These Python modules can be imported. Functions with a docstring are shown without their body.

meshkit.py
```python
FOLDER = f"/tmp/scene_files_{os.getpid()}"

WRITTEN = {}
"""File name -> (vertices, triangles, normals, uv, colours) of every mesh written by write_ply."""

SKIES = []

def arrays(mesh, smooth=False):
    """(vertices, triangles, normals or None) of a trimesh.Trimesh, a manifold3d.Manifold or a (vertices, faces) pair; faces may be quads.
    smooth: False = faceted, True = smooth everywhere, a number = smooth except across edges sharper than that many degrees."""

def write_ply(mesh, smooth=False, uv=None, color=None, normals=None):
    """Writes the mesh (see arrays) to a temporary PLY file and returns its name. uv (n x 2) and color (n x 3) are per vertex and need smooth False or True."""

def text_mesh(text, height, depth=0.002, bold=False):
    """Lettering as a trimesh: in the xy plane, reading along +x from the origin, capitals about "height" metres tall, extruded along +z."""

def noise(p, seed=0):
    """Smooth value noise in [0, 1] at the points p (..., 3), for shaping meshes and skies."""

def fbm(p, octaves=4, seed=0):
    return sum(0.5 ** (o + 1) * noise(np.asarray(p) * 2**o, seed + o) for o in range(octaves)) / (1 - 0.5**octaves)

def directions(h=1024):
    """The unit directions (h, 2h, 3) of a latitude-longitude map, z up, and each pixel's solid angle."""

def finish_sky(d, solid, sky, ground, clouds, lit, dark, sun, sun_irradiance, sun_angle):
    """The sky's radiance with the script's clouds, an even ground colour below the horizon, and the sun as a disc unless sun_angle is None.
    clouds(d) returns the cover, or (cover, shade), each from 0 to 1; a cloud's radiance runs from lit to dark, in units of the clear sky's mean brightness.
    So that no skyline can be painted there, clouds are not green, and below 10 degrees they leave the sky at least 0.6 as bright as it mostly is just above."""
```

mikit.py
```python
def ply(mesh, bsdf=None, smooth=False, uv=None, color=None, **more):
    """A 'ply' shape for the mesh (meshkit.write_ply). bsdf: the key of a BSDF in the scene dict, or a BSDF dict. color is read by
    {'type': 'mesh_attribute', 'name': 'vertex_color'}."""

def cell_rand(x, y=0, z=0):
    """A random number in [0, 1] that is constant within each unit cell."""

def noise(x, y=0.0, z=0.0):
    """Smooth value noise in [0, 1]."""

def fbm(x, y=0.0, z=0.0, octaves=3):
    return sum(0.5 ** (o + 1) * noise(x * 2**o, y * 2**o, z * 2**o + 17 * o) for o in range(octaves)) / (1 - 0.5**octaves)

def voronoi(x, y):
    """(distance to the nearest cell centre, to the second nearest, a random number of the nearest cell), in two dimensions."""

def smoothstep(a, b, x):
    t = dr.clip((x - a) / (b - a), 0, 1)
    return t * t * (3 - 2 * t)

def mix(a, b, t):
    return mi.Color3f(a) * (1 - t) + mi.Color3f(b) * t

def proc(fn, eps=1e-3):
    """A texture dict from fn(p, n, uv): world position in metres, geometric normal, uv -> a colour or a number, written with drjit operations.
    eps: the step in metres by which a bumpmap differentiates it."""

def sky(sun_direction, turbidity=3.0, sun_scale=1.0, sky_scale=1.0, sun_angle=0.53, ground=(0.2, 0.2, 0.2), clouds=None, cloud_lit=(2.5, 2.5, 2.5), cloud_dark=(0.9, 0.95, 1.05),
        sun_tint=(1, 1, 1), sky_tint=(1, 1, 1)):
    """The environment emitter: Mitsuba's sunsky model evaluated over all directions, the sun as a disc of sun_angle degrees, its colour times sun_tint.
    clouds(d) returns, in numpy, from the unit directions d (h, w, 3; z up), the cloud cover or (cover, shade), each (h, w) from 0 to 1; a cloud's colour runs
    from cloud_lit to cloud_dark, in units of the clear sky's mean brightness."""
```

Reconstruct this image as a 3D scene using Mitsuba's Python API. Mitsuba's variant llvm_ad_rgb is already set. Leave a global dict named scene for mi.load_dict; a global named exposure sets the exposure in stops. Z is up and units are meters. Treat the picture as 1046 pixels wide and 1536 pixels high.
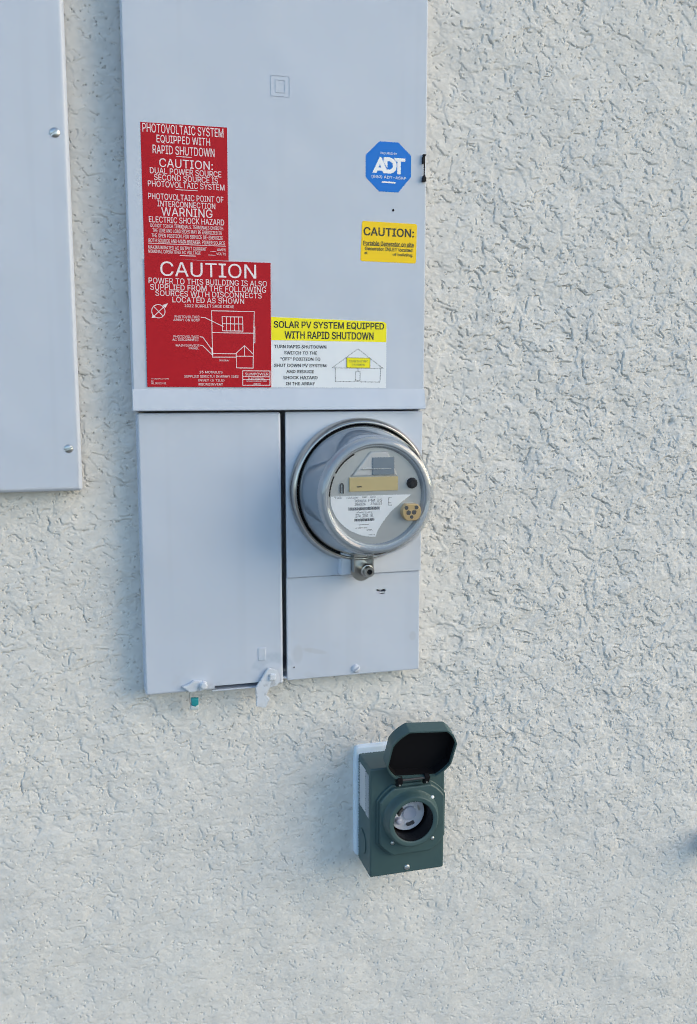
import math
import numpy as np
import trimesh
import drjit as dr
import mitsuba as mi
import manifold3d as m3
import shapely
from shapely.geometry import Polygon, LineString, Point, box as sbox
from shapely.ops import unary_union
import meshkit
import mikit
from mikit import noise, fbm, smoothstep, mix, proc

T = mi.ScalarTransform4f
scene, labels = {}, {}

# ------------------------------------------------------------------ camera, sky, exposure
# x runs along the wall, z up, the wall's face is y = 0 and its rooms lie towards +y
YAW, PITCH = math.radians(15.744), math.radians(7.8135)
EYE = [0.0, -1.2, 0.0]
FWD = [math.sin(YAW) * math.cos(PITCH), math.cos(YAW) * math.cos(PITCH), -math.sin(PITCH)]
scene['camera'] = {'type': 'perspective', 'fov': 2 * math.degrees(math.atan(523 / 1378.46)), 'fov_axis': 'x',
                   'near_clip': 0.01, 'far_clip': 500.0,
                   'to_world': T().look_at(origin=EYE, target=[EYE[i] + FWD[i] for i in range(3)], up=[0, 0, 1])}
scene['sky'] = mikit.sky((0.80, -0.46, 0.40), turbidity=3, sun_scale=0.12, sun_angle=45, sun_tint=(1.055, 0.985, 0.975), ground=(0.3, 0.28, 0.25))
exposure = 3.4

rng = np.random.default_rng(7)

# ------------------------------------------------------------------ helpers
OUT = np.array([[1, 0, 0, 0], [0, 0, -1, 0], [0, 1, 0, 0], [0, 0, 0, 1.0]])   # local (x, y, height) -> (x, -height, y)


def out(mesh):
    mesh = mesh.copy()
    mesh.apply_transform(OUT)
    return mesh


def tm(man):
    m = man.to_mesh()
    return trimesh.Trimesh(np.asarray(m.vert_properties)[:, :3], np.asarray(m.tri_verts), process=False)


def man(mesh):
    return m3.Manifold(m3.Mesh(np.asarray(mesh.vertices, np.float32), np.asarray(mesh.faces, np.uint32)))


def join(*meshes):
    return trimesh.util.concatenate(list(meshes))


def rect(x0, x1, z0, z1, r=0.0):
    p = sbox(min(x0, x1), min(z0, z1), max(x0, x1), max(z0, z1))
    return p.buffer(-r).buffer(r, quad_segs=5) if r else p


def prism(shape, p0, p1):
    """shape (x, z) pushed out from the wall, from depth p0 to p1"""
    if isinstance(shape, list):
        shape = Polygon(shape)
    shape = shape.buffer(0)
    parts = []
    for g in getattr(shape, 'geoms', [shape]):
        if g.area > 0:
            m = trimesh.creation.extrude_polygon(g, p1 - p0, engine='earcut')
            m.apply_translation([0, 0, p0])
            parts.append(m)
    return out(join(*parts))


def plate(shape, p0, p1, b=0.001, n=3):
    """a convex outline pushed out from p0 to p1 with a rounded front edge"""
    if isinstance(shape, list):
        shape = Polygon(shape)
    pts = []

    def ring(s, h):
        c = np.array(s.exterior.coords)[:-1]
        pts.append(np.column_stack([c, np.full(len(c), h)]))
    ring(shape, p0)
    for k in range(n + 1):
        a = math.pi / 2 * k / n
        ring(shape.buffer(-b * (1 - math.cos(a)), join_style=2) if k else shape, p1 - b + b * math.sin(a))
    return out(trimesh.convex.convex_hull(np.vstack(pts)))


def lathe(profile, x, z, n=96):
    """(radius, depth) pairs turned about the line that leaves the wall at x, z"""
    m = trimesh.creation.revolve(np.array(profile, float), sections=n)
    m.apply_translation([x, z, 0])
    return out(m)


def bar(points, w):
    return LineString(points).buffer(w / 2, cap_style=2, join_style=2)


def tube(points, r, n=10):
    """a round rod through 3-D points"""
    parts = []
    for a, b in zip(points[:-1], points[1:]):
        parts.append(man(trimesh.creation.cylinder(radius=r, segment=[a, b], sections=n)))
        parts.append(man(trimesh.creation.icosphere(subdivisions=1, radius=r).apply_translation(b)))
    return tm(m3.Manifold.batch_boolean(parts, m3.OpType.Add))


def add(key, mesh, bsdf, smooth=30):
    k, n = key, 0
    while k in scene:
        n += 1
        k = f'{key}_{n:03d}'
    scene[k] = mikit.ply(mesh, bsdf, smooth=smooth)
    return k


def tag(key, label, category, **more):
    labels[key] = {'label': label, 'category': category, **more}


MM = 0.001


def mm(pts):
    return [(a * MM, b * MM) for a, b in pts]


LETTER = 0.00030     # how far ink stands off its sheet


def write(rows, p, bold=False):
    """rows of (text, x0, x1, z0, z1) in millimetres -> one lettering mesh lying on depth p; '-' is a ruled line"""
    parts = []
    for t, x0, x1, z0, z1 in rows:
        if t == '-':
            parts.append(prism(rect(x0 * MM, x1 * MM, z0 * MM, max(z1, z0 + .5) * MM), p - 0.0001, p + LETTER))
            continue
        low = any(c in 'gpqy' for c in t)
        m = meshkit.text_mesh(t, 1.0, 1.0, bold)
        lo, hi = m.bounds[0], m.bounds[1]
        m.apply_translation([-lo[0], -lo[1], 0])
        m.apply_scale([(x1 - x0) * MM / (hi[0] - lo[0]), (z1 - z0) * MM / (hi[1] - lo[1]), LETTER + 0.0001])
        m.apply_translation([x0 * MM, z0 * MM, p - 0.0001])
        parts.append(out(m))
    return join(*parts)


def ink_lines(lines, w, p):
    return prism(unary_union([bar(mm(l), w * MM) for l in lines]), p - 0.0001, p + LETTER)


def matte(c, rough=0.5, **k):
    return {'type': 'twosided', 'bsdf': {'type': 'principled', 'base_color': {'type': 'rgb', 'value': list(c)}, 'roughness': rough, **k}}


def colored(fn, rough=0.5, **k):
    return {'type': 'twosided', 'bsdf': {'type': 'principled', 'base_color': proc(fn), 'roughness': rough, **k}}


# ------------------------------------------------------------------ materials
def stucco_colour(p, n, uv):
    a = fbm(p.x * 9, p.z * 9, 3.0, octaves=3)
    b = noise(p.x * 140, p.z * 140, 8.0)
    c = smoothstep(0.45, 0.75, fbm(p.x * 3.1 + 5, p.z * 3.1, 1.0, octaves=2))
    base = mix((0.675, 0.662, 0.635), (0.63, 0.62, 0.60), a)
    base = mix(base, (0.665, 0.645, 0.61), c * 0.6)
    return base * (0.94 + 0.10 * b)


scene['stucco'] = {'type': 'twosided', 'bsdf': {'type': 'diffuse', 'reflectance': proc(stucco_colour)}}


def paint_colour(p, n, uv):
    a = fbm(p.x * 6, p.z * 6, p.y * 6, octaves=3)
    run = smoothstep(0.55, 0.85, fbm(p.x * 75, p.z * 3.0, 5.0, octaves=2))          # faint vertical rain streaks
    # where the swinging hasp has rubbed the door
    dx, dz = p.x - 0.2245, p.z + 0.3835
    d = dr.sqrt(dx * dx + dz * dz)
    rub = smoothstep(0.009, 0.004, dr.abs(d - 0.0250)) * smoothstep(0.0, 0.006, dz - 0.3 * dr.abs(dx)) * (0.5 + 0.5 * noise(p.x * 300, p.z * 300))
    # hand smears low on the plates
    q1 = smoothstep(1.0, 0.2, dr.square((p.x - 0.285 - 0.4 * (p.z + 0.352)) / 0.022) + dr.square((p.z + 0.356 + 0.25 * (p.x - 0.285)) / 0.0045))
    q2 = smoothstep(1.0, 0.2, dr.square((p.x - 0.260) / 0.009) + dr.square((p.z + 0.358) / 0.016))
    q3 = smoothstep(1.0, 0.3, dr.square((p.x - 0.424) / 0.006) + dr.square((p.z + 0.345) / 0.008))
    soil = smoothstep(0.60, 0.80, fbm(p.x * 40, p.z * 40, 7.0, octaves=4)) * smoothstep(-0.30, -0.40, p.z)
    c = mix((0.490, 0.534, 0.614), (0.515, 0.554, 0.630), a) * (1 - 0.025 * run)
    c = mix(c, (0.34, 0.41, 0.50), 0.55 * rub)
    return mix(c, (0.40, 0.41, 0.43), dr.minimum(0.30 * (q1 + q2 + q3) + 0.22 * soil, 0.6))


scene['grey_paint'] = {'type': 'bumpmap', 'arbitrary': proc(lambda p, n, uv: fbm(p.x * 7, p.z * 7, 4.0, octaves=3) + 0.02 * fbm(p.x * 260, p.z * 260, 9.0, octaves=2), eps=2e-3), 'scale': 0.006, 'bsdf': colored(paint_colour, 0.40, specular=0.4)}
scene['worn_paint'] = colored(lambda p, n, uv: mix((0.57, 0.60, 0.65), (0.42, 0.44, 0.47), smoothstep(0.58, 0.74, fbm(p.x * 160, p.z * 160, 3.0, octaves=3))), 0.35)
scene['dark_metal'] = matte((0.05, 0.05, 0.055), 0.5)
scene['zinc'] = matte((0.55, 0.56, 0.56), 0.3, metallic=0.9)
scene['red_vinyl'] = matte((0.43, 0.006, 0.014), 0.5, specular=0.2)
scene['white_ink'] = matte((0.80, 0.72, 0.72), 0.5)
scene['white_vinyl'] = matte((0.72, 0.74, 0.77), 0.35)
scene['black_ink'] = matte((0.02, 0.02, 0.02), 0.5)
scene['grey_ink'] = matte((0.09, 0.09, 0.10), 0.5)
scene['yellow_vinyl'] = matte((0.90, 0.60, 0.010), 0.45, specular=0.25)
scene['lemon_vinyl'] = matte((0.88, 0.78, 0.015), 0.45, specular=0.25)
scene['blue_vinyl'] = matte((0.008, 0.165, 0.60), 0.45, specular=0.25)
scene['bright_white'] = matte((0.82, 0.82, 0.82), 0.4)
scene['steel'] = matte((0.52, 0.50, 0.47), 0.24, metallic=1.0)
scene['brass'] = matte((0.56, 0.40, 0.20), 0.35, metallic=0.6)
scene['smoked_plastic'] = matte((0.155, 0.195, 0.24), 0.5)
scene['rim_plastic'] = matte((0.27, 0.30, 0.335), 0.25)
scene['face_metal'] = matte((0.47, 0.48, 0.49), 0.28, metallic=0.5)
scene['pale_plastic'] = matte((0.50, 0.50, 0.50), 0.25)
scene['lcd'] = matte((0.50, 0.40, 0.20), 0.3)
scene['black_plastic'] = matte((0.006, 0.006, 0.008), 0.5, specular=0.2)
scene['clear_cover'] = {'type': 'thindielectric', 'int_ior': 1.5}


def box_colour(p, n, uv):
    a = fbm(p.x * 22, p.z * 22, p.y * 22, octaves=3)
    return mix((0.037, 0.077, 0.081), (0.050, 0.092, 0.096), a)


scene['green_paint'] = colored(box_colour, 0.42)
scene['foam'] = matte((0.66, 0.76, 0.86), 0.7)
scene['side_label'] = matte((0.48, 0.50, 0.53), 0.5)
scene['contact_face'] = matte((0.62, 0.61, 0.66), 0.2)
scene['contact_hub'] = matte((0.42, 0.44, 0.54), 0.18)
scene['teal_plastic'] = matte((0.02, 0.25, 0.28), 0.3)
scene['clear_plastic'] = matte((0.5, 0.55, 0.55), 0.2, spec_trans=0.0)
scene['ground_bed'] = colored(lambda p, n, uv: mix((0.17, 0.155, 0.135), (0.12, 0.112, 0.10), fbm(p.x * 2, p.y * 2, 0.0, octaves=4)), 0.9)

# ------------------------------------------------------------------ the ground (below the frame) and the stucco wall
gz = -1.55
scene['ground'] = mikit.ply((np.array([[-200, -200, gz], [200, -200, gz], [200, 200, gz], [-200, 200, gz]], float), np.array([[0, 1, 2, 3]])), 'ground_bed')
labels['ground'] = {'label': 'pale dry ground at the foot of the wall', 'kind': 'structure'}


def perlin(x, z, seed):
    """gradient noise in about [-0.7, 0.7]"""
    i, j = np.floor(x).astype(np.int64), np.floor(z).astype(np.int64)
    fx, fz = x - i, z - j
    u, w = fx * fx * fx * (fx * (fx * 6 - 15) + 10), fz * fz * fz * (fz * (fz * 6 - 15) + 10)

    def dot(a, b):
        h = ((i + a) * 374761393 + (j + b) * 668265263 + seed * 974634777) & 0xFFFFFFFF
        h = ((h ^ (h >> 13)) * 1274126177) & 0xFFFFFFFF
        ang = ((h ^ (h >> 16)) & 0xFFFF) * (2 * math.pi / 65536)
        return np.cos(ang) * (fx - a) + np.sin(ang) * (fz - b)
    p, q = dot(0, 0), dot(0, 1)
    p += u * (dot(1, 0) - p)
    q += u * (dot(1, 1) - q)
    return p + w * (q - p)


def relief(xs, zs):
    """height of the stucco over y = 0, in metres, on a regular grid (rows z, columns x)"""
    X, Z = np.meshgrid(xs, zs)
    step = xs[1] - xs[0]

    def F(f, octaves, seed, ax=1.0, az=1.0, dx=0.0, dz=0.0):
        a, b = (X + dx) * f * ax, (Z + dz) * f * az
        t = 0
        for o in range(octaves):
            a, b = 0.8 * a + 0.6 * b + 3.7, -0.6 * a + 0.8 * b
            t = t + 0.5 ** o * perlin(a * 2 ** o, b * 2 ** o, seed * 7 + o)
        return 0.5 + t
    r = np.random.default_rng(11)
    # how rough: coarse on the right at mid height, finer low down and far left
    rough = np.clip(0.55 + 0.45 * np.clip((X - 0.30) / 0.25, 0, 1), 0, 1) * np.clip((Z + 1.00) / 0.55, 0.30, 1)
    rough = np.clip(rough * (0.70 + 0.6 * F(7, 2, 21)), 0.16, 1.1)
    rough = rough * (1 - 0.38 * np.clip((Z - 0.05) / 0.3, 0, 1))
    h = 0.0016 * (F(9, 3, 1) - 0.5) * 2
    wx = 0.010 * (F(50, 2, 31) - 0.5)
    wz = 0.010 * (F(50, 2, 32) - 0.5)
    # trowelled plateaus: each ends in a steep torn side that looks down and to the left
    for f, k, a, seed in ((24, 2.2, 0.0010, 2), (62, 1.6, 0.00055, 3)):
        t = k * F(f, 2, seed, 0.85, 1.2, wx, wz)
        gz_, gx_ = np.gradient(t, step, step)
        g = np.hypot(gx_, gz_) + 1e-6
        face = (gx_ * 0.70 + gz_ * 0.70) / g
        sharp = np.clip((face + 0.3) / 0.8, 0, 1)
        w = 0.5 - 0.45 * sharp
        fr = t - np.floor(t) - 0.5
        u = np.clip((fr + w) / (2 * w), 0, 1)
        h += a * (0.12 + 1.05 * rough) * (np.floor(t) - k / 2 + u * u * (3 - 2 * u))
        d = (fr + w * 0.7) / g
        broken = np.clip((F(60, 2, seed + 40) - 0.58) / 0.12, 0, 1)
        h -= 0.0026 * (0.1 + rough) * sharp * broken * np.exp(-(d / 0.00075) ** 2)
    # lumps of sand-laden finish, torn on top
    lump = F(165, 2, 5, 0.8, 1.25, wx * 0.5, wz * 0.5) - 0.5
    h += 0.00040 * (0.30 + rough) * np.sign(lump) * np.abs(lump) ** 0.8
    h += 0.00022 * (F(330, 2, 6, 0.6, 1.4) - 0.5) * (0.8 + rough)
    h += 0.00042 * (meshkit.fbm(np.stack([X * 70, Z * 420, X * 0 + 0.5], -1), 2, 8) - 0.5)
    if step < 0.002:
        h += r.normal(0, 0.00009, h.shape) * (0.6 + 0.5 * rough)
        # torn strokes left by the trowel: short curved creases with a raised lip above them
        px, pz, pd, pw = [], [], [], []
        lx, lz, lh = [], [], []
        area = (xs[-1] - xs[0]) * (zs[-1] - zs[0])
        n = int(area * 2900)
        cx, cz = r.uniform(xs[0], xs[-1], n), r.uniform(zs[0], zs[-1], n)
        ii, jj = np.clip(((cx - xs[0]) / step).astype(int), 0, len(xs) - 1), np.clip(((cz - zs[0]) / step).astype(int), 0, len(zs) - 1)
        ro = rough[jj, ii]
        cl = np.clip((F(24, 2, 77)[jj, ii] - 0.30) / 0.3, 0.15, 1)
        for k in range(n):
            if r.random() > (ro[k] * 0.95 + 0.05) * cl[k]:
                continue
            steep = np.clip((-0.25 - cz[k]) / 0.6, 0, 1)
            a = math.radians(r.normal(-30 + 14 * np.clip(cz[k] / 0.3, 0, 1) - 30 * steep, 26 + 10 * steep))
            if r.random() < 0.18:
                a += math.radians(70)
            length = (0.0018 + r.gamma(1.2, 0.0028)) * (0.7 + 0.5 * ro[k])
            curve = r.normal(0, 70)
            m = max(3, int(length / 0.0006))
            s = np.linspace(-0.5, 0.5, m)
            ang = a + curve * s * length + 0.35 * np.cumsum(r.normal(0, 0.25, m)) * 0.5
            ds = length / m
            x = cx[k] + np.cumsum(np.cos(ang)) * ds
            z = cz[k] + np.cumsum(np.sin(ang)) * ds
            dep = r.uniform(0.0008, 0.0050) * (0.45 + 0.6 * ro[k]) * np.sqrt(np.clip(1 - (2 * s) ** 2, 0.05, 1))
            px.append(x); pz.append(z); pd.append(dep); pw.append(np.full(m, r.uniform(0.00050, 0.00080)))
            nx, nz = -np.sin(ang), np.cos(ang)
            for off, hh in ((0.0015, 0.0004), (0.0030, 0.00025)):
                lx.append(x + nx * off); lz.append(z + nz * off); lh.append(dep / 0.0050 * hh)
        # pin holes
        n = int(area * 7000)
        cx, cz = r.uniform(xs[0], xs[-1], n), r.uniform(zs[0], zs[-1], n)
        px.append(cx); pz.append(cz); pd.append(r.uniform(0.001, 0.0045, n)); pw.append(r.uniform(0.0005, 0.0009, n))

        def stamp(x, z, v, w, rad):
            i0, j0 = np.round((x - xs[0]) / step).astype(int), np.round((z - zs[0]) / step).astype(int)
            acc = np.zeros_like(h)
            for dj in range(-rad, rad + 1):
                for di in range(-rad, rad + 1):
                    i, j = i0 + di, j0 + dj
                    ok = (i >= 0) & (i < len(xs)) & (j >= 0) & (j < len(zs))
                    d2 = (xs[0] + i * step - x) ** 2 + (zs[0] + j * step - z) ** 2
                    np.maximum.at(acc, (j[ok], i[ok]), (v * np.exp(-d2 / w ** 2))[ok])
            return acc
        h += stamp(np.concatenate(lx), np.concatenate(lz), np.concatenate(lh), np.full(sum(map(len, lx)), 0.0017), 3)
        h -= stamp(np.concatenate(px), np.concatenate(pz), np.concatenate(pd), np.concatenate(pw), 2)
        # one chipped hole on the right
        h -= 0.006 * np.exp(-(((X - 0.8405) / 0.0022) ** 2 + ((Z + 0.0525) / 0.0034) ** 2))
        h -= 0.005 * np.exp(-(((X - 0.8375) / 0.0022) ** 2 + ((Z + 0.0565) / 0.0020) ** 2))
    return X, Z, h


def sheet(xs, zs, drop, keep):
    X, Z, h = relief(xs, zs)
    v = np.column_stack([X.ravel(), (-h + drop).ravel(), Z.ravel()])
    n, m = len(xs), len(zs)
    a = (np.arange(m - 1)[:, None] * n + np.arange(n - 1)[None, :])
    ok = keep(0.5 * (xs[1:] + xs[:-1])[None, :], 0.5 * (zs[1:] + zs[:-1])[:, None]) & np.ones(a.shape, bool)
    a = a[ok]
    f = np.vstack([np.column_stack([a, a + 1, a + n + 1]), np.column_stack([a, a + n + 1, a + n])])
    used = np.zeros(len(v), bool)
    used[f.ravel()] = True
    idx = np.cumsum(used) - 1
    return trimesh.Trimesh(v[used], idx[f], process=False)


BACK = lambda x, z: (x > 0.068) & (x < 0.422) & (z > -0.384)               # behind the panel
BACK2 = lambda x, z: (x < -0.022) & (z > -0.116)                          # behind the cabinet
BACK3 = lambda x, z: (x > 0.356) & (x < 0.452) & (z > -0.660) & (z < -0.512)
FX0, FX1, FZ0, FZ1 = -0.175, 0.985, -1.12, 0.60
low = lambda x: -0.86 - 0.215 * (x + 0.17) - 0.05
fine = sheet(np.arange(FX0, FX1, 0.0011), np.arange(FZ0, FZ1, 0.0011), 0.0,
             lambda x, z: ~BACK(x, z) & ~BACK2(x, z) & ~BACK3(x, z) & (z > low(x)))
coarse = sheet(np.arange(-5.0, 4.0, 0.02), np.arange(gz - 0.05, 1.9, 0.02), 0.0,
               lambda x, z: ~((x > FX0 + 0.02) & (x < FX1 - 0.02) & (z < FZ1 - 0.02) & (z > low(x) + 0.02)) & ~((x > 0.068) & (x < 0.422) & (z > 0.5) & (z < 0.76)) & ~((x > -0.62) & (x < -0.022) & (z > -0.116) & (z < 0.78)))
shell = trimesh.creation.box(extents=[9.0, 5.0, 3.5])
shell.apply_translation([-0.51, 2.5 + 0.09, gz + 1.75 - 0.05])
rim = []
for ext, at in (([9.0, 0.09, 0.05], [-0.51, 0.046, gz + 3.42]), ([0.05, 0.09, 3.45], [-4.98, 0.046, gz + 1.7]), ([0.05, 0.09, 3.45], [3.96, 0.046, gz + 1.7])):
    rim.append(trimesh.creation.box(extents=ext).apply_translation(at))
scene['stucco_wall'] = mikit.ply(join(fine, coarse, shell, *rim), 'stucco', smooth=30)
tag('stucco_wall', 'rough pale stucco house wall behind all the electrical boxes', 'wall')

# ------------------------------------------------------------------ screws
def screw(key, x, z, p, r, bsdf='zinc', slot=35.0, washer=0.0):
    dome = lathe([(0, p - .002), (r, p - .002), (r, p + r * .12), (r * .86, p + r * .36), (r * .55, p + r * .5), (0, p + r * .55)], x, z, 28)
    a = math.radians(slot)
    cut = prism(bar([(x - math.cos(a) * 2 * r, z - math.sin(a) * 2 * r), (x + math.cos(a) * 2 * r, z + math.sin(a) * 2 * r)], r * .3), p + r * .22, p + r)
    body = tm(man(dome_fix(dome)) - man(cut))
    return add(key, body, bsdf, 40)


def dome_fix(m):
    m = trimesh.Trimesh(m.vertices, m.faces, process=True)
    m.merge_vertices()
    m.update_faces(m.nondegenerate_faces())
    if m.volume < 0:
        m.invert()
    return m


# ------------------------------------------------------------------ grey cabinet at the left edge
K = 'cabinet'
tag(K, 'plain grey steel cabinet with two screws, cut off by the left edge', 'electrical cabinet')
add(K + '__cover', plate(rect(-0.60, -0.0102, -0.1278, 0.78, 0.004), 0.006, 0.031, 0.0065, 5), 'grey_paint')
add(K + '__body', prism(rect(-0.596, -0.014, -0.124, 0.776), -0.05, 0.008), 'grey_paint')
screw(K + '__screw', -0.0254, 0.2919, 0.030, 0.0062, slot=40)
screw(K + '__screw', -0.0245, -0.0757, 0.030, 0.0056, slot=25)

# ------------------------------------------------------------------ the service panel
K = 'service_panel'
tag(K, 'tall grey steel service panel with warning stickers on its upper cover and a round meter', 'electrical panel')
body = prism(rect(0.0575, 0.4325, -0.3915, 0.75).difference(rect(0.0600, 0.4300, -0.389, 0.745)), -0.075, 0.0226)
back = prism(rect(0.0585, 0.4315, -0.3905, 0.748), -0.079, -0.074)
add(K + '__body', join(body, back), 'grey_paint')
add(K + '__upper_cover', plate(rect(0.0537, 0.4335, -0.024, 0.76, 0.001), 0.004, 0.035, 0.0022), 'grey_paint')
lip = trimesh.convex.convex_hull(np.array([[x, -p, z] for x in (0.0534, 0.4337) for p, z in ((0.006, -0.0238), (0.0351, -0.0038), (0.0366, -0.010), (0.0405, -0.0282), (0.0402, -0.0300), (0.0380, -0.0308), (0.006, -0.0305))]))
add(K + '__cover_lip', lip, 'grey_paint')
sq = unary_union([bar(mm([(229.9, 352.5), (229.9, 376.4), (253.2, 376.4), (253.2, 352.5), (229.9, 352.5)]), .0009),
                  bar(mm([(235.7, 357.0), (235.7, 371.5), (247.7, 371.5), (247.7, 357.0), (235.7, 357.0)]), .0009)])
add(K + '__embossed_mark', prism(sq, 0.0345, 0.03565), 'grey_paint')
add(K + '__rivet_hole', lathe([(0, .0345), (.0016, .0345), (.0016, .0354), (.0008, .0356), (0, .0356)], 0.3883, 0.2246, 16), 'black_plastic')
# black latch at the right edge of the upper cover
lat = join(tube([(0.4290, -0.0385, 0.2665), (0.4292, -0.0385, 0.2935)], 0.0008),
           plate([(0.4268, 0.2618), (0.4315, 0.2618), (0.4311, 0.2665), (0.4298, 0.2695), (0.4284, 0.2695), (0.4272, 0.2665)], 0.0345, 0.0405, 0.0006),
           plate(rect(0.4268, 0.4286, 0.2840, 0.2925), 0.0345, 0.0395, 0.0005),
           plate([(0.4278, 0.2935), (0.4306, 0.2935), (0.4314, 0.2955), (0.4275, 0.2955)], 0.0345, 0.0400, 0.0004))
add(K + '__side_latch', lat, 'black_plastic')

door = plate(rect(0.0582, 0.2389, -0.3960, -0.0335, 0.003), 0.006, 0.030, 0.0028, 4)
notch = prism(rect(0.1470, 0.2150, -0.3910, -0.41), 0.0, 0.04)
D = K + '__breaker_door'
add(D, tm(man(door) - man(notch)), 'grey_paint')
labels[D] = {'label': 'plain grey breaker door with a hasp at its lower right corner'}
add(D + '__notch_strip', plate(rect(0.1440, 0.2300, -0.3995, -0.3975), 0.002, 0.027, 0.0006), 'grey_paint')
add(D + '__notch_back', plate(rect(0.1440, 0.2170, -0.3968, -0.387), 0.0, 0.0075, 0.0006), 'black_plastic')
add(D + '__embossed_stop', plate(rect(0.2045, 0.2160, -0.3623, -0.3434, 0.002), 0.0292, 0.0307, 0.0014), 'grey_paint')
hasp = Polygon(mm([(219.0, -371.2), (230.0, -375.6), (233.4, -385.0), (233.0, -391.3), (229.0, -396.5), (220.1, -397.4), (214.4, -408.4), (219.5, -413.6), (213.6, -425.6), (201.2, -422.4), (200.2, -397.0), (205.1, -390.3), (216.9, -372.4)]))
add(D + '__hasp', join(prism(hasp, 0.0325, 0.0350), prism(hasp.buffer(-.0007), 0.0350, 0.0357)), 'worn_paint')
add(D + '__hasp__bolt', plate(rect(0.2184, 0.2274, -0.3880, -0.3797, 0.0015), 0.0350, 0.0385, 0.0012), 'worn_paint')
tab = Polygon(mm([(104.5, -387.3), (113.3, -384.3), (119.5, -380.2), (129.5, -381.0), (134.3, -386.0), (134.0, -392.3), (128.0, -394.6), (120.8, -394.8), (113.4, -394.6)]))
add(D + '__corner_tab', join(prism(tab, 0.0310, 0.0345), prism(tab.buffer(-.0008), 0.0345, 0.0353)), 'worn_paint')
add(D + '__corner_tab__pin', lathe([(0, .031), (.0048, .031), (.0048, .0395), (.0034, .0412), (0, .0416)], 0.1318, -0.3866, 24), 'worn_paint')

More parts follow.
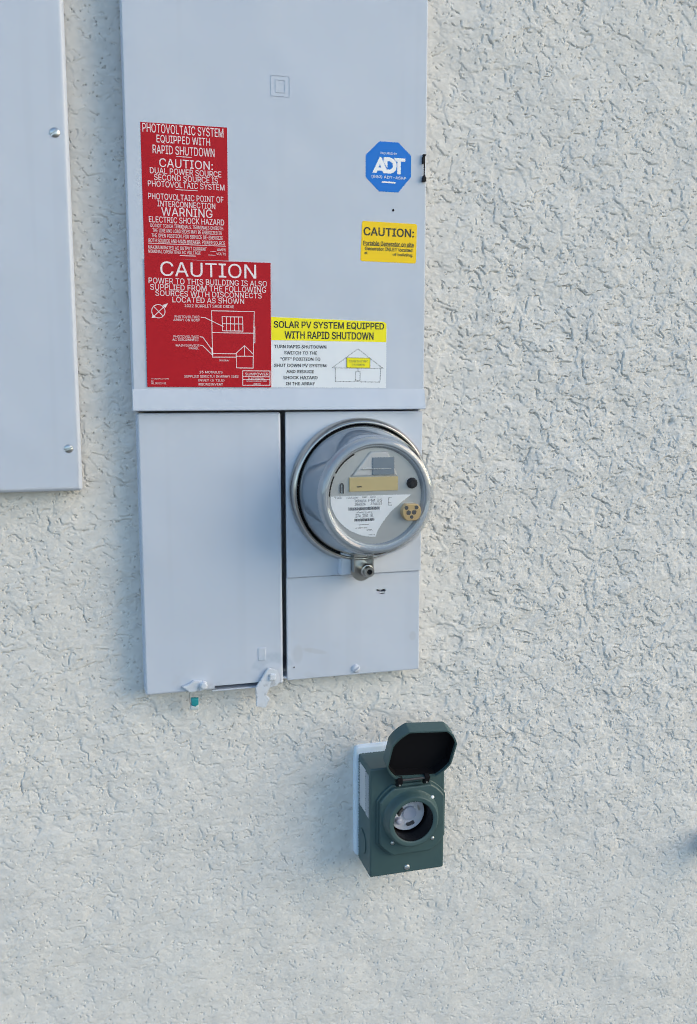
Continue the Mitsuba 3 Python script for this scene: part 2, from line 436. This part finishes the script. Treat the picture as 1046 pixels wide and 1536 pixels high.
M = K + '__meter_plate'
add(M, plate(rect(0.2452, 0.4340, -0.2525, -0.0332, 0.001), 0.0262, 0.0287, 0.0012), 'grey_paint')
L = K + '__lower_plate'
lower = plate(rect(0.2452, 0.4336, -0.3938, -0.2530, 0.001), 0.0230, 0.0258, 0.0014)
tear = Polygon(mm([(370.2, -276.2), (372.6, -275.2), (376.0, -277.8), (379.0, -276.0), (383.0, -275.4), (384.2, -278.6), (383.0, -282.4), (377.4, -282.8), (372.6, -280.4)]))
add(L, tm(man(lower) - man(prism(tear, -0.01, 0.05))), 'grey_paint')
add(L + '__torn_flap', prism(LineString(mm([(371.6, -279.0), (376.0, -280.4), (383.6, -280.2)])).buffer(.0007), 0.012, 0.0262), 'grey_paint')
screw(L + '__screw', 0.3412, -0.3850, 0.0258, 0.0062, 'grey_paint', slot=35)
add(L + '__spot', lathe([(0, .0255), (.0011, .0255), (.0011, .0262), (0, .0264)], 0.2546, -0.3762, 12), 'dark_metal')

# ------------------------------------------------------------------ seal hanging under the door
K = 'meter_seal'
tag(K, 'small teal plastic seal hanging on a wire below the breaker door', 'seal')
add(K + '__tag', plate(Polygon(mm([(116.2, -407.0), (126.2, -407.6), (125.8, -416.0), (121.5, -418.6), (116.8, -416.2)])), 0.020, 0.0265, 0.0016), 'teal_plastic')
add(K + '__holder', plate(rect(0.1150, 0.1268, -0.4235, -0.4165, 0.0025), 0.0185, 0.0255, 0.0015), 'clear_plastic')
add(K + '__wire', tube([(0.1150, -0.031, -0.394), (0.1142, -0.026, -0.402), (0.1150, -0.023, -0.412), (0.1175, -0.0222, -0.4220), (0.1225, -0.022, -0.4285), (0.1300, -0.018, -0.4240)], 0.0006, 8), 'zinc')

# ------------------------------------------------------------------ the meter
K = 'electric_meter'
CX, CZ = 0.3450, -0.1375
tag(K, 'round electric meter with clear domed cover and steel ring on the grey panel', 'electric meter')
R = K + '__sealing_ring'
add(R, lathe([(.0955, .0300), (.0962, .0340), (.0950, .0400), (.0936, .0432), (.0918, .0462), (.0902, .0470), (.0888, .0458), (.0884, .0430), (.0884, .0300)], CX, CZ, 128), 'steel', True)
lug = Polygon([(0.3298, -0.2195), (0.3572, -0.2195), (0.3572, -0.2440)] + [(0.3435 + 0.0137 * math.cos(a), -0.2445 + 0.0137 * math.sin(a)) for a in np.linspace(0, -math.pi, 15)] + [(0.3298, -0.2440)])
add(R + '__lock_bracket', join(prism(lug, 0.0440, 0.0458), prism(rect(0.3298, 0.3314, -0.2440, -0.2195), 0.028, 0.0560), prism(rect(0.3556, 0.3572, -0.2400, -0.2195), 0.028, 0.0560), prism(rect(0.3298, 0.3572, -0.2211, -0.2195), 0.03, 0.0560)), 'steel')
add(R + '__bracket_side', plate(rect(0.3160, 0.3296, -0.2500, -0.2190, 0.001), 0.0245, 0.0440, 0.002), 'grey_paint')
add(R + '__barrel_lock', lathe([(0, .046), (.0092, .046), (.0092, .0610), (.0078, .0630), (.0070, .0632), (.0070, .0700), (.0062, .0712), (.0036, .0712), (.0034, .0660), (0, .0660)], 0.3470, -0.2415, 40), 'steel', 35)
add(R + '__barrel_lock__keyhole', lathe([(0, .0655), (.0036, .0655), (.0036, .0668), (0, .0668)], 0.3470, -0.2415, 24), 'black_plastic')
add(K + '__base', lathe([(0, .026), (.0876, .026), (.0876, .0380), (.0862, .0400), (0, .0400)], CX, CZ), 'black_plastic')
S = K + '__inner_shroud'
add(S, lathe([(.0846, .038), (.0842, .0520), (.0815, .0610), (.0765, .0800), (.0740, .0970), (.0690, .0970), (.0690, .038)], CX, CZ, 128), 'smoked_plastic', 40)
add(K + '__front_rim', lathe([(.0742, .0965), (.0734, .1030), (.0718, .1075), (.0690, .1092), (.0660, .1090), (.0648, .1070), (.0635, .1070), (.0622, .1050), (.0612, .1030), (.0612, .097), (.0690, .0962)], CX, CZ, 128), 'rim_plastic', 40)
for a0, a1 in ((118, 150), (154, 179), (205, 232)):
    arc = [(CX + .0606 * math.cos(math.radians(a)), CZ + .0606 * math.sin(math.radians(a))) for a in np.linspace(a0, a1, 14)]
    add(S + '__dark_slot' if a0 < 190 else S + '__pale_slot', prism(bar(arc, 0.0022), 0.1018, 0.1032), 'black_plastic' if a0 < 190 else 'pale_plastic')
F = K + '__faceplate'
add(F, lathe([(0, .0985), (.0614, .0985), (.0614, .1010), (.0610, .1015), (0, .1015)], CX, CZ), 'face_metal', 30)
arc = [(CX + .0590 * math.cos(math.radians(a)), CZ + .0590 * math.sin(math.radians(a)) * .88) for a in np.linspace(179, 270, 16)]
nm = Polygon(mm([(286.6, -136.6), (392.1, -136.9), (376.9, -148.5), (365.4, -157.7), (355.4, -169.8), (348.2, -180.6)]) + arc[::-1][:-1])
add(F + '__name_plate', prism(nm.buffer(0), 0.1010, 0.1024), 'white_vinyl')
txt = [('TYPE', 291, 301, -139.6, -137.6), ('CL200 240V', 307, 322, -139.8, -137.9), ('3W', 327, 333, -139.5, -137.4), ('60Hz', 338, 345, -139.5, -137.6),
       ('TA30 Kh 1.0', 317.2, 332.5, -144.6, -141.2), ('FM 2S', 335.5, 353.5, -144.6, -141.0), ('1N6024', 317.4, 331.5, -149.0, -145.4), ('776027', 338, 353.5, -149.0, -145.8),
       ('SINGLE PHASE', 320, 341, -158.2, -156.8), ('274', 318.6, 325, -164.0, -159.4), ('200', 328, 334.5, -164.0, -159.4), ('81', 338.5, 342.1, -164.0, -159.4),
       ('-', 323, 336.4, -173.6, -173.0), ('-', 318, 334, -177.6, -177.0), ('-', 333.5, 340.7, -180.8, -179.9), ('MADE', 336, 344, -187.2, -186.0)]
bars = [rect(309.5 * MM + i * .00105, 309.5 * MM + i * .00105 + w * MM, -.1548, -.1510) for i, w in enumerate(np.random.default_rng(3).uniform(.4, .9, 39))]
bars += [rect(317.2 * MM + i * .00105, 317.2 * MM + i * .00105 + w * MM, -.1688, -.1655) for i, w in enumerate(np.random.default_rng(4).uniform(.4, .9, 25))]
add(F + '__name_plate__lettering', join(write(txt, 0.1024), prism(unary_union(bars), 0.1023, 0.1027), ink_lines([[(366, -139.8), (361.8, -139.8), (361.8, -149.6), (366.5, -149.6)], [(361.8, -146.8), (366, -146.8)]], .5, .1024)), 'grey_ink')
add(F + '__display', plate(rect(0.3103, 0.3740, -0.1308, -0.1130), 0.1010, 0.1040, 0.0004), 'lcd')
add(F + '__display__segment', prism(rect(0.3197, 0.3261, -0.1256, -0.1242), 0.1038, 0.1044), 'black_ink')
add(F + '__antenna_hood', plate(mm([(312.7, -112.0), (337.6, -81.2), (360.5, -81.2), (373.4, -112.0)]), 0.1010, 0.1045, 0.0025), 'pale_plastic')
add(F + '__antenna_hood__window', plate(rect(0.3395, 0.3686, -0.1105, -0.0885), 0.1040, 0.1058, 0.0008), 'smoked_plastic')
add(F + '__antenna_hood__rib', plate(rect(0.3260, 0.3640, -0.1032, -0.1022), 0.1040, 0.1065, 0.0003), 'face_metal')
add(F + '__pull_pin', prism(bar(mm([(299.0, -132.6), (299.0, -122.4), (299.9, -120.6), (301.8, -120.6), (302.7, -122.4), (302.7, -132.6)]), .0011), 0.1012, 0.1035), 'dark_metal')
add(F + '__button', lathe([(0, .1), (.0072, .1), (.0068, .1035), (.0056, .1045), (.0052, .1085), (.0044, .1095), (0, .1097)], 0.3934, -0.1224, 32), 'black_plastic')
opt = Point(0.3904, -0.1584).buffer(0.0124, quad_segs=12).intersection(rect(0.37, 0.41, -0.1694, -0.1480))
add(F + '__optical_port', plate(opt, 0.1, 0.1118, 0.0008), 'brass')
for x, z, r in ((382.9, -152.6, 2.6), (396.2, -152.6, 2.6), (385.8, -158.9, 3.0), (393.2, -158.8, 3.0), (390.0, -164.6, 2.3)):
    add(F + '__optical_port__hole', lathe([(0, .1110), (r * MM, .1110), (r * MM, .1121), (0, .1122)], x * MM, z * MM, 20), 'dark_metal')
for x, z in ((393.6, -181.7), (398.1, -185.4)):
    add(F + '__rivet', lathe([(0, .1010), (.0013, .1010), (.0012, .1024), (0, .1026)], x * MM, z * MM, 12), 'black_plastic')
add(K + '__clear_cover', lathe([(.0882, .0400), (.0868, .0420), (.0862, .0540), (.0838, .0620), (.0806, .0820), (.0772, .1010), (.0758, .1085), (.0732, .1140), (.0700, .1162), (.0676, .1168), (.0655, .1152), (.0640, .1140), (.0600, .1138), (0, .1138)], CX, CZ, 128), 'clear_cover', 50)

# ------------------------------------------------------------------ the stickers
P1, P2 = 0.0354, 0.0364
K = 'tall_red_sign'
tag(K, 'tall narrow red warning sign with white lettering, upper of two red signs', 'warning sign')
add(K + '__sheet', prism(mm([(72.0, 309.9), (175.0, 310.9), (174.3, 153.6), (72.2, 152.4)]), 0.0345, P1), 'red_vinyl')
add(K + '__lettering', write([
    ('PHOTOVOLTAIC SYSTEM', 74.4, 170.4, 298.8, 309.1), ('EQUIPPED WITH', 90.5, 154.1, 287.1, 296.8), ('RAPID SHUTDOWN', 85.6, 159.2, 275.1, 285.1),
    ('-', 112.9, 132.0, 272.9, 273.6), ('CAUTION:', 93.0, 157.0, 260.0, 270.0), ('DUAL POWER SOURCE', 81.7, 167.0, 252.0, 259.0),
    ('SECOND SOURCE IS', 86.3, 162.9, 244.6, 251.4), ('PHOTOVOLTAIC SYSTEM', 78.9, 170.6, 236.8, 243.7), ('-', 111.3, 138.1, 234.4, 235.1),
    ('PHOTOVOLTAIC POINT OF', 78.9, 169.0, 222.2, 229.3), ('INTERCONNECTION', 89.4, 158.9, 214.2, 221.0), ('WARNING', 93.9, 155.2, 203.5, 213.6),
    ('ELECTRIC SHOCK HAZARD', 78.9, 169.4, 195.3, 202.4), ('DO NOT TOUCH TERMINALS. TERMINALS ON BOTH', 80.5, 168.0, 189.6, 193.8),
    ('THE LINE AND LOAD SIDES MAY BE ENERGIZED IN', 82.7, 166.0, 183.9, 188.3), ('THE OPEN POSITION. FOR SERVICE DE-ENERGIZE', 81.4, 167.2, 178.0, 182.4),
    ('BOTH SOURCE AND MAIN BREAKER. POWER SOURCE', 77.8, 170.2, 171.9, 176.4), ('-', 77.1, 171.1, 170.4, 171.0), ('MAXIMUM RATED AC OUTPUT CURRENT', 77.0, 147.3, 164.2, 168.3),
    ('AMPS', 160.3, 170.9, 164.7, 167.8), ('-', 151.8, 158.9, 163.7, 164.1), ('NOMINAL OPERATING AC VOLTAGE', 76.8, 139.7, 159.4, 163.3),
    ('VOLTS', 159.2, 170.9, 159.8, 162.8), ('-', 149.2, 158.0, 159.2, 159.5), ('-', 114.5, 133.9, 157.1, 157.9)], P1), 'white_ink')

K = 'square_red_sign'
tag(K, 'squarish red caution sign with a white house plan, below the tall red sign', 'warning sign')
add(K + '__sheet', prism(mm([(72.0, 152.6), (226.7, 152.6), (225.7, -1.6), (71.2, -1.0)]), 0.0345, P2), 'red_vinyl')
add(K + '__lettering', write([
    ('CAUTION', 90.7, 208.2, 132.6, 149.8), ('POWER TO THIS BUILDING IS ALSO', 76.4, 221.6, 123.3, 130.2), ('SUPPLIED FROM THE FOLLOWING', 78.1, 220.5, 115.8, 122.7),
    ('SOURCES WITH DISCONNECTS', 84.0, 214.9, 108.7, 115.3), ('LOCATED AS SHOWN', 104.3, 192.5, 101.4, 108.0), ('1022 SCARLET SAGE DRIVE', 118.8, 179.8, 96.0, 99.6),
    ('PHOTOVOLTAIC', 106.6, 136.8, 82.8, 85.8), ('ARRAY ON ROOF', 104.9, 137.2, 79.0, 82.0), ('PHOTOVOLTAIC', 104.3, 135.4, 58.9, 61.8), ('AC DISCONNECT', 103.1, 135.3, 55.0, 58.0),
    ('MAIN SERVICE', 107.0, 135.5, 48.3, 50.9), ('PANEL', 122.8, 135.4, 44.9, 47.4), ('DRIVEWAY', 160.0, 172.8, 30.6, 32.6), ('15 MODULES', 135.1, 163.9, 15.7, 18.6),
    ('SUPPLIED DIRECTLY IN ARRAY 15ES', 116.2, 183.7, 10.3, 13.5), ('INSET (5 TILE)', 133.2, 165.9, 5.3, 8.4), ('MICROINVERT', 134.1, 164.2, 0.5, 3.6),
    ('PV INSTALLATION', 75.9, 97.3, 8.1, 9.6), ('REV', 75.9, 79.4, 5.4, 6.6), ('NO. IN LIST 02', 75.8, 93.9, 2.2, 4.4), ('SUNPOWER', 192.3, 222.2, 13.2, 16.5),
    ('ELECTRICAL', 196.1, 217.0, 8.6, 10.6), ('SOLAR CONTRACTOR', 193.8, 219.5, 5.0, 6.9), ('LICENSED', 202.3, 212.3, 1.6, 3.5)], P2), 'white_ink')
grid = [[(164.8, 68.1), (164.8, 85.4), (190.4, 85.4), (190.4, 68.1), (164.8, 68.1), (164.8, 76.8), (190.4, 76.8)]] + [[(164.8 + 25.6 * k / 5, 68.1), (164.8 + 25.6 * k / 5, 85.4)] for k in range(1, 5)]
circ = [(87.0 + 8.0 * math.cos(a), 90.3 + 8.0 * math.sin(a)) for a in np.linspace(0, 2 * math.pi, 28)]
plan = [[(151.8, 92.3), (205.2, 92.3), (203.2, 38.0)], [(151.8, 92.7), (151.9, 35.6), (181.7, 35.8)], [(152.3, 65.7), (203.9, 65.7)], [(152.0, 39.9), (181.7, 40.0)],
        [(181.6, 41.2), (181.5, 22.6), (202.7, 22.3), (203.2, 39.2)], [(181.6, 37.0), (203.3, 37.1)], [(181.6, 40.8), (192.2, 50.2), (203.4, 39.4)], [(192.1, 50.1), (191.9, 37.1)],
        [(203.6, 73.4), (205.6, 73.4), (205.4, 53.9), (203.2, 53.9)], [(138.4, 84.1), (143.3, 83.8), (166.3, 73.1)], [(136.6, 60.5), (140.3, 59.9), (151.8, 43.9)],
        [(136.3, 50.2), (139.8, 49.8), (152.0, 37.8)]]
compass = [circ, [(80.0, 83.0), (97.0, 98.6)], [(81.5, 96.0), (92.6, 84.6)]]
title = [[(189.5, 19.0), (224.3, 18.8), (224.1, 0.9), (189.2, 0.9), (189.5, 19.4)], [(189.4, 11.7), (224.2, 11.5)], [(189.3, 8.0), (224.2, 7.8)]]
tips = [Polygon(mm(t)) for t in ([(98.8, 100.2), (92.4, 97.8), (95.6, 94.4)], [(78.8, 82.0), (83.0, 82.6), (80.0, 86.0)])]
meet = Polygon(mm([(150.6, 47.5), (152.6, 46.5), (152.6, 37.4), (151.0, 40.0)]))
for name, lines, extra in (('house_plan', plan + grid, [meet]), ('compass', compass, tips), ('title_block', title, [])):
    add(K + '__' + name, prism(unary_union([bar(mm(l), .0008) for l in lines] + extra), P2 - .0001, P2 + LETTER), 'white_ink')

K = 'solar_sign'
tag(K, 'white sticker with yellow top band and small house drawing, right of red sign', 'warning sticker')
add(K + '__sheet', prism(mm([(226.5, 86.6), (376.5, 83.2), (380.0, 80.5), (379.6, -2.6), (225.9, -1.6)]), 0.0345, P1), 'white_vinyl')
add(K + '__yellow_band', prism(mm([(226.7, 86.4), (376.5, 83.0), (379.8, 80.4), (379.6, 57.0), (226.6, 57.5)]), 0.0350, P1 + .0003), 'lemon_vinyl')
add(K + '__heading', write([('SOLAR PV SYSTEM EQUIPPED', 230.0, 376.5, 72.3, 81.6), ('WITH RAPID SHUTDOWN', 243.9, 362.2, 59.6, 69.2)], P1 + .0003, True), 'black_ink')
rows = [('TURN RAPID SHUTDOWN', 230.4, 298.6, 47.6, 51.8), ('SWITCH TO THE', 243.2, 286.5, 39.8, 44.0), ('"OFF" POSITION TO', 238.4, 290.5, 32.0, 36.2), ('SHUT DOWN PV SYSTEM', 229.9, 298.5, 23.9, 28.1),
              ('AND REDUCE', 245.8, 282.0, 16.3, 20.4), ('SHOCK HAZARD', 241.8, 286.8, 8.5, 12.7), ('IN THE ARRAY', 245.2, 283.4, 0.9, 5.0)]
add(K + '__lettering', write(rows, P1, True), 'black_ink')
add(K + '__house_drawing', ink_lines([[(306.5, 23.3), (341.0, 47.9), (375.6, 22.7), (306.5, 23.3)], [(310.4, 23.2), (310.6, 5.6), (371.2, 5.1), (372.3, 22.8)], [(337.5, 18.6), (344.0, 18.6), (344.0, 7.0), (337.5, 7.0), (337.5, 18.6)], [(341.2, 22.9), (341.2, 18.6)]], .55, P1), 'grey_ink')
add(K + '__yellow_box', prism(mm([(325.6, 36.4), (357.5, 36.0), (357.3, 23.3), (325.6, 23.6)]), P1 - .0001, P1 + .0005), 'lemon_vinyl')
add(K + '__yellow_box__lettering', join(write([('SOLAR ELECTRIC', 328.5, 354.5, 30.5, 33.3), ('PV PANELS', 333.1, 349.9, 26.1, 28.5)], P1 + .0005), ink_lines([[(325.6, 36.4), (357.5, 36.0), (357.3, 23.3), (325.6, 23.6), (325.6, 36.4)]], .5, P1 + .0005)), 'grey_ink')

K = 'octagon_sticker'
tag(K, 'blue octagonal security sticker with large white letters near panel edge', 'security sticker')
add(K + '__sheet', prism(mm([(369.2, 308.2), (394.6, 308.4), (411.9, 293.2), (412.0, 266.8), (395.0, 247.0), (369.2, 246.8), (351.2, 263.4), (351.2, 290.6)]), 0.0345, P1), 'blue_vinyl')
A = Polygon(mm([(359.8, 269.3), (369.6, 289.1), (371.8, 289.1), (381.3, 269.6), (374.6, 269.6), (373.0, 272.4), (366.6, 272.4), (365.3, 269.3)])).difference(Polygon(mm([(368.0, 276.2), (369.9, 280.2), (371.8, 276.2)])))
Dl = Polygon(mm([(375.0, 289.3), (383.0, 289.4), (388.6, 287.6), (391.8, 283.6), (392.6, 279.2), (391.4, 274.4), (388.0, 270.9), (383.8, 269.5), (380.8, 269.5), (378.6, 274.4), (383.0, 274.4), (386.2, 275.8), (387.6, 279.4), (386.4, 282.8), (383.4, 284.6), (380.0, 284.8), (380.0, 276.0), (375.0, 283.0)]))
Tl = Polygon(mm([(388.9, 289.2), (404.0, 289.2), (404.0, 285.2), (398.0, 285.2), (398.0, 269.5), (393.3, 269.5), (393.3, 285.2), (391.0, 285.2)]))
add(K + '__lettering', join(prism(A, P1 - .0001, P1 + LETTER), prism(Dl, P1 - .0001, P1 + LETTER), prism(Tl, P1 - .0001, P1 + LETTER),
    write([('SECURED BY', 370.4, 393.0, 292.8, 295.4), ('(800) ADT-ASAP', 358.9, 405.3, 262.5, 266.8), ('-', 372.5, 390.9, 257.7, 259.5)], P1)), 'bright_white')

K = 'yellow_sticker'
tag(K, 'yellow rectangular caution sticker with rounded corners, below the blue octagonal one', 'warning sticker')
yp = Polygon(mm([(346.6, 209.3), (421.0, 208.6), (419.8, 158.7), (344.2, 159.3)]))
add(K + '__sheet', prism(yp.buffer(-.0025).buffer(.0025), 0.0345, P1), 'yellow_vinyl')
add(K + '__lettering', write([('CAUTION:', 348.5, 416.9, 191.4, 202.0), ('Portable Generator on site', 347.9, 416.7, 179.3, 184.9), ('Generator INLET located', 350.2, 414.8, 172.9, 177.5), ('at', 349.6, 353.7, 168.2, 171.2), ('of building', 387.7, 414.8, 166.2, 171.0), ('-', 347.9, 416.7, 178.9, 179.3)], P1, True), 'black_ink')

# ------------------------------------------------------------------ generator inlet box
K = 'power_inlet_box'
tag(K, 'dark green inlet box low on the stucco with its flip lid open', 'power inlet box')
add(K + '__foam_gasket', plate(rect(0.3452, 0.4600, -0.6690, -0.5052, 0.006), -0.002, 0.0095, 0.003), 'foam')
BX, BZ = 0.4062, -0.5880
shell_ = man(plate(rect(0.3505, 0.4590, -0.6728, -0.5155, 0.003), 0.0092, 0.0655, 0.0025, 4))
hole = man(trimesh.creation.cylinder(radius=0.0292, height=0.2, sections=72).apply_transform(OUT).apply_translation([BX, -0.130, BZ]))
add(K + '__housing', tm(shell_ - hole), 'green_paint')
fl = Point(0.4090, -0.5915).buffer(0.0585, quad_segs=18).intersection(rect(0.3590, 0.4588, -0.6430, -0.5400)).buffer(-.004).buffer(.004)
add(K + '__flange_gasket', tm(man(plate(fl, 0.065, 0.0690, 0.0012)) - hole), 'green_paint')
add(K + '__flange', tm(man(plate(fl.buffer(-.0032), 0.0685, 0.0745, 0.0022)) - hole), 'green_paint')
add(K + '__barrel', lathe([(.0420, .0735), (.0395, .0752), (.0378, .0800), (.0362, .0855), (.0345, .0872), (.0305, .0872), (.0286, .0862), (.0284, .0700), (.0284, .0300)], BX, BZ, 96), 'green_paint', 40)
add(K + '__bore_liner', lathe([(.0282, .0855), (.0280, .0300), (.0280, .0280)], BX, BZ, 72), 'black_plastic', 40)
C = K + '__contact_disc'
add(C, lathe([(0, .040), (.0258, .040), (.0258, .0580), (.0250, .0590), (0, .0590)], BX, BZ, 72), 'contact_face', 40)
add(C + '__raised_centre', lathe([(0, .0575), (.0105, .0575), (.0096, .0620), (0, .0622)], BX + 0.003, BZ, 48), 'contact_hub', 40)
add(K + '__bore_floor', lathe([(0, .036), (.0279, .036), (.0279, .0405), (0, .0405)], BX, BZ, 48), 'black_plastic', 40)
for a, w, r0, hgt, wide, m in ((148, 16, .0165, .0720, .0034, 'dark_metal'), (20, 9, .0175, .0610, .0026, 'zinc'), (286, 15, .0160, .0625, .0036, 'dark_metal'), (64, 7, .0185, .0600, .0022, 'dark_metal')):
    arc = [(BX + r0 * math.cos(math.radians(a + t)), BZ + r0 * math.sin(math.radians(a + t))) for t in np.linspace(-w, w, 8)]
    add(C + '__blade', prism(LineString(arc).buffer(wide / 2), 0.050, hgt), m)
add(C + '__ground_pin', lathe([(0, .050), (.0046, .050), (.0044, .0655), (.0030, .0668), (0, .0670)], BX - 0.0135, BZ - 0.0085, 24), 'contact_hub', 40)
for dx, dz in ((-.0015, .0125), (.0105, .0068)):
    add(C + '__rivet', lathe([(0, .050), (.0015, .050), (.0013, .0603), (0, .0606)], BX + dx, BZ + dz, 14), 'bright_white', 40)
for x, z in ((380.2, -561.8), (437.4, -562.0), (379.9, -620.8), (438.4, -622.0)):
    screw(K + '__flange_screw', x * MM, z * MM, 0.0745, 0.0027, 'bright_white' if z > -600 else 'zinc', slot=10)
screw(K + '__bottom_screw', 0.4044, -0.6645, 0.0655, 0.0042, 'zinc', slot=5)
sl = trimesh.creation.box(extents=[0.0006, 0.028, 0.062]); sl.apply_translation([0.3504, -0.030, -0.556])
add(K + '__side_label', sl, 'side_label')
sl = trimesh.creation.box(extents=[0.0006, 0.0135, 0.062]); sl.apply_translation([0.3504, -0.0525, -0.558])
add(K + '__side_label', sl, 'rim_plastic')
kn = trimesh.creation.cylinder(radius=0.017, height=0.0016, sections=48); kn.apply_transform(trimesh.transformations.rotation_matrix(math.pi / 2, [0, 1, 0])); kn.apply_translation([0.3500, -0.030, -0.636])
add(K + '__knockout', kn, 'green_paint')
# the lid: hinged at the top of the flange, swung up past upright
O = np.array([0.4105, -0.0800, -0.5300])
ROLL = math.radians(5)
TILT = math.radians(21)
ev, nv = np.array([0, -math.sin(TILT), math.cos(TILT)]), np.array([0, -math.cos(TILT), -math.sin(TILT)])
xv = np.array([1.0, 0, 0])
xv, ev = math.cos(ROLL) * xv - math.sin(ROLL) * ev, math.sin(ROLL) * xv + math.cos(ROLL) * ev
LT = np.eye(4); LT[:3, 0] = xv; LT[:3, 1] = ev; LT[:3, 2] = nv; LT[:3, 3] = O
if np.linalg.det(LT[:3, :3]) < 0:
    LT[:3, 0] *= -1
lid = Point(0, 0.0420).buffer(0.0500, quad_segs=24).intersection(rect(-0.0470, 0.0470, 0.0015, 0.0840)).buffer(-.004).buffer(.004, quad_segs=5)
layers = []
for inset, w in ((0.0, 0.0), (0.0, -0.0170), (0.0012, -0.0196), (0.0040, -0.0210)):
    c = np.array(lid.buffer(-inset).exterior.coords)[:-1]
    layers.append(np.column_stack([c, np.full(len(c), w)]))
solid = man(trimesh.convex.convex_hull(np.vstack(layers)))
inner = trimesh.creation.extrude_polygon(lid.buffer(-0.0022), 0.03, engine='earcut'); inner.apply_translation([0, 0, -0.0188])
lid_mesh = tm(solid - man(inner)); lid_mesh.apply_transform(LT)
add(K + '__lid', lid_mesh, 'green_paint')
lin = trimesh.creation.extrude_polygon(lid.buffer(-0.0026), 0.003, engine='earcut'); lin.apply_translation([0, 0, -0.0186]); lin.apply_transform(LT)
add(K + '__lid__lining', lin, 'black_plastic')
lw = tm(man(trimesh.creation.extrude_polygon(lid.buffer(-0.0023), 0.0120, engine='earcut')) - man(trimesh.creation.extrude_polygon(lid.buffer(-0.0032), 0.05, engine='earcut').apply_translation([0, 0, -.02]))); lw.apply_translation([0, 0, -0.0160]); lw.apply_transform(LT)
add(K + '__lid__gasket', lw, 'black_plastic')
for x in (0.3875, 0.4265):
    g = trimesh.convex.convex_hull(np.array([[x + sx, -p, z] for sx in (-0.0032, 0.0032) for p, z in ((0.072, -0.5395), (0.0770, -0.5395), (0.0835, -0.5330), (0.0850, -0.5270), (0.0800, -0.5235), (0.072, -0.5270))]))
    add(K + '__hinge_lug', g, 'black_plastic')
    add(K + '__hinge_lug__rivet', lathe([(0, .0765), (.0013, .0765), (.0012, .0815), (0, .0818)], x, -0.5362, 14), 'zinc')
add(K + '__hinge_pin', tube([(0.3850, -0.0815, -0.5290), (0.4290, -0.0815, -0.5290)], 0.0016), 'dark_metal')

# ------------------------------------------------------------------ the dark pipe end at the right edge of the frame
K = 'pipe_stub'
tag(K, 'dark blunt pipe end at the right edge low on the wall', 'pipe')
add(K + '__pipe', lathe([(.021, -.02), (.021, .055), (.019, .058), (.016, .058), (.0155, .03), (0, .03)], 0.9600, -0.7240, 40), 'smoked_plastic', 40)
add(K + '__flange', lathe([(.027, -.01), (.027, .006), (.025, .009), (.021, .0095)], 0.9600, -0.7240, 48), 'smoked_plastic', 40)
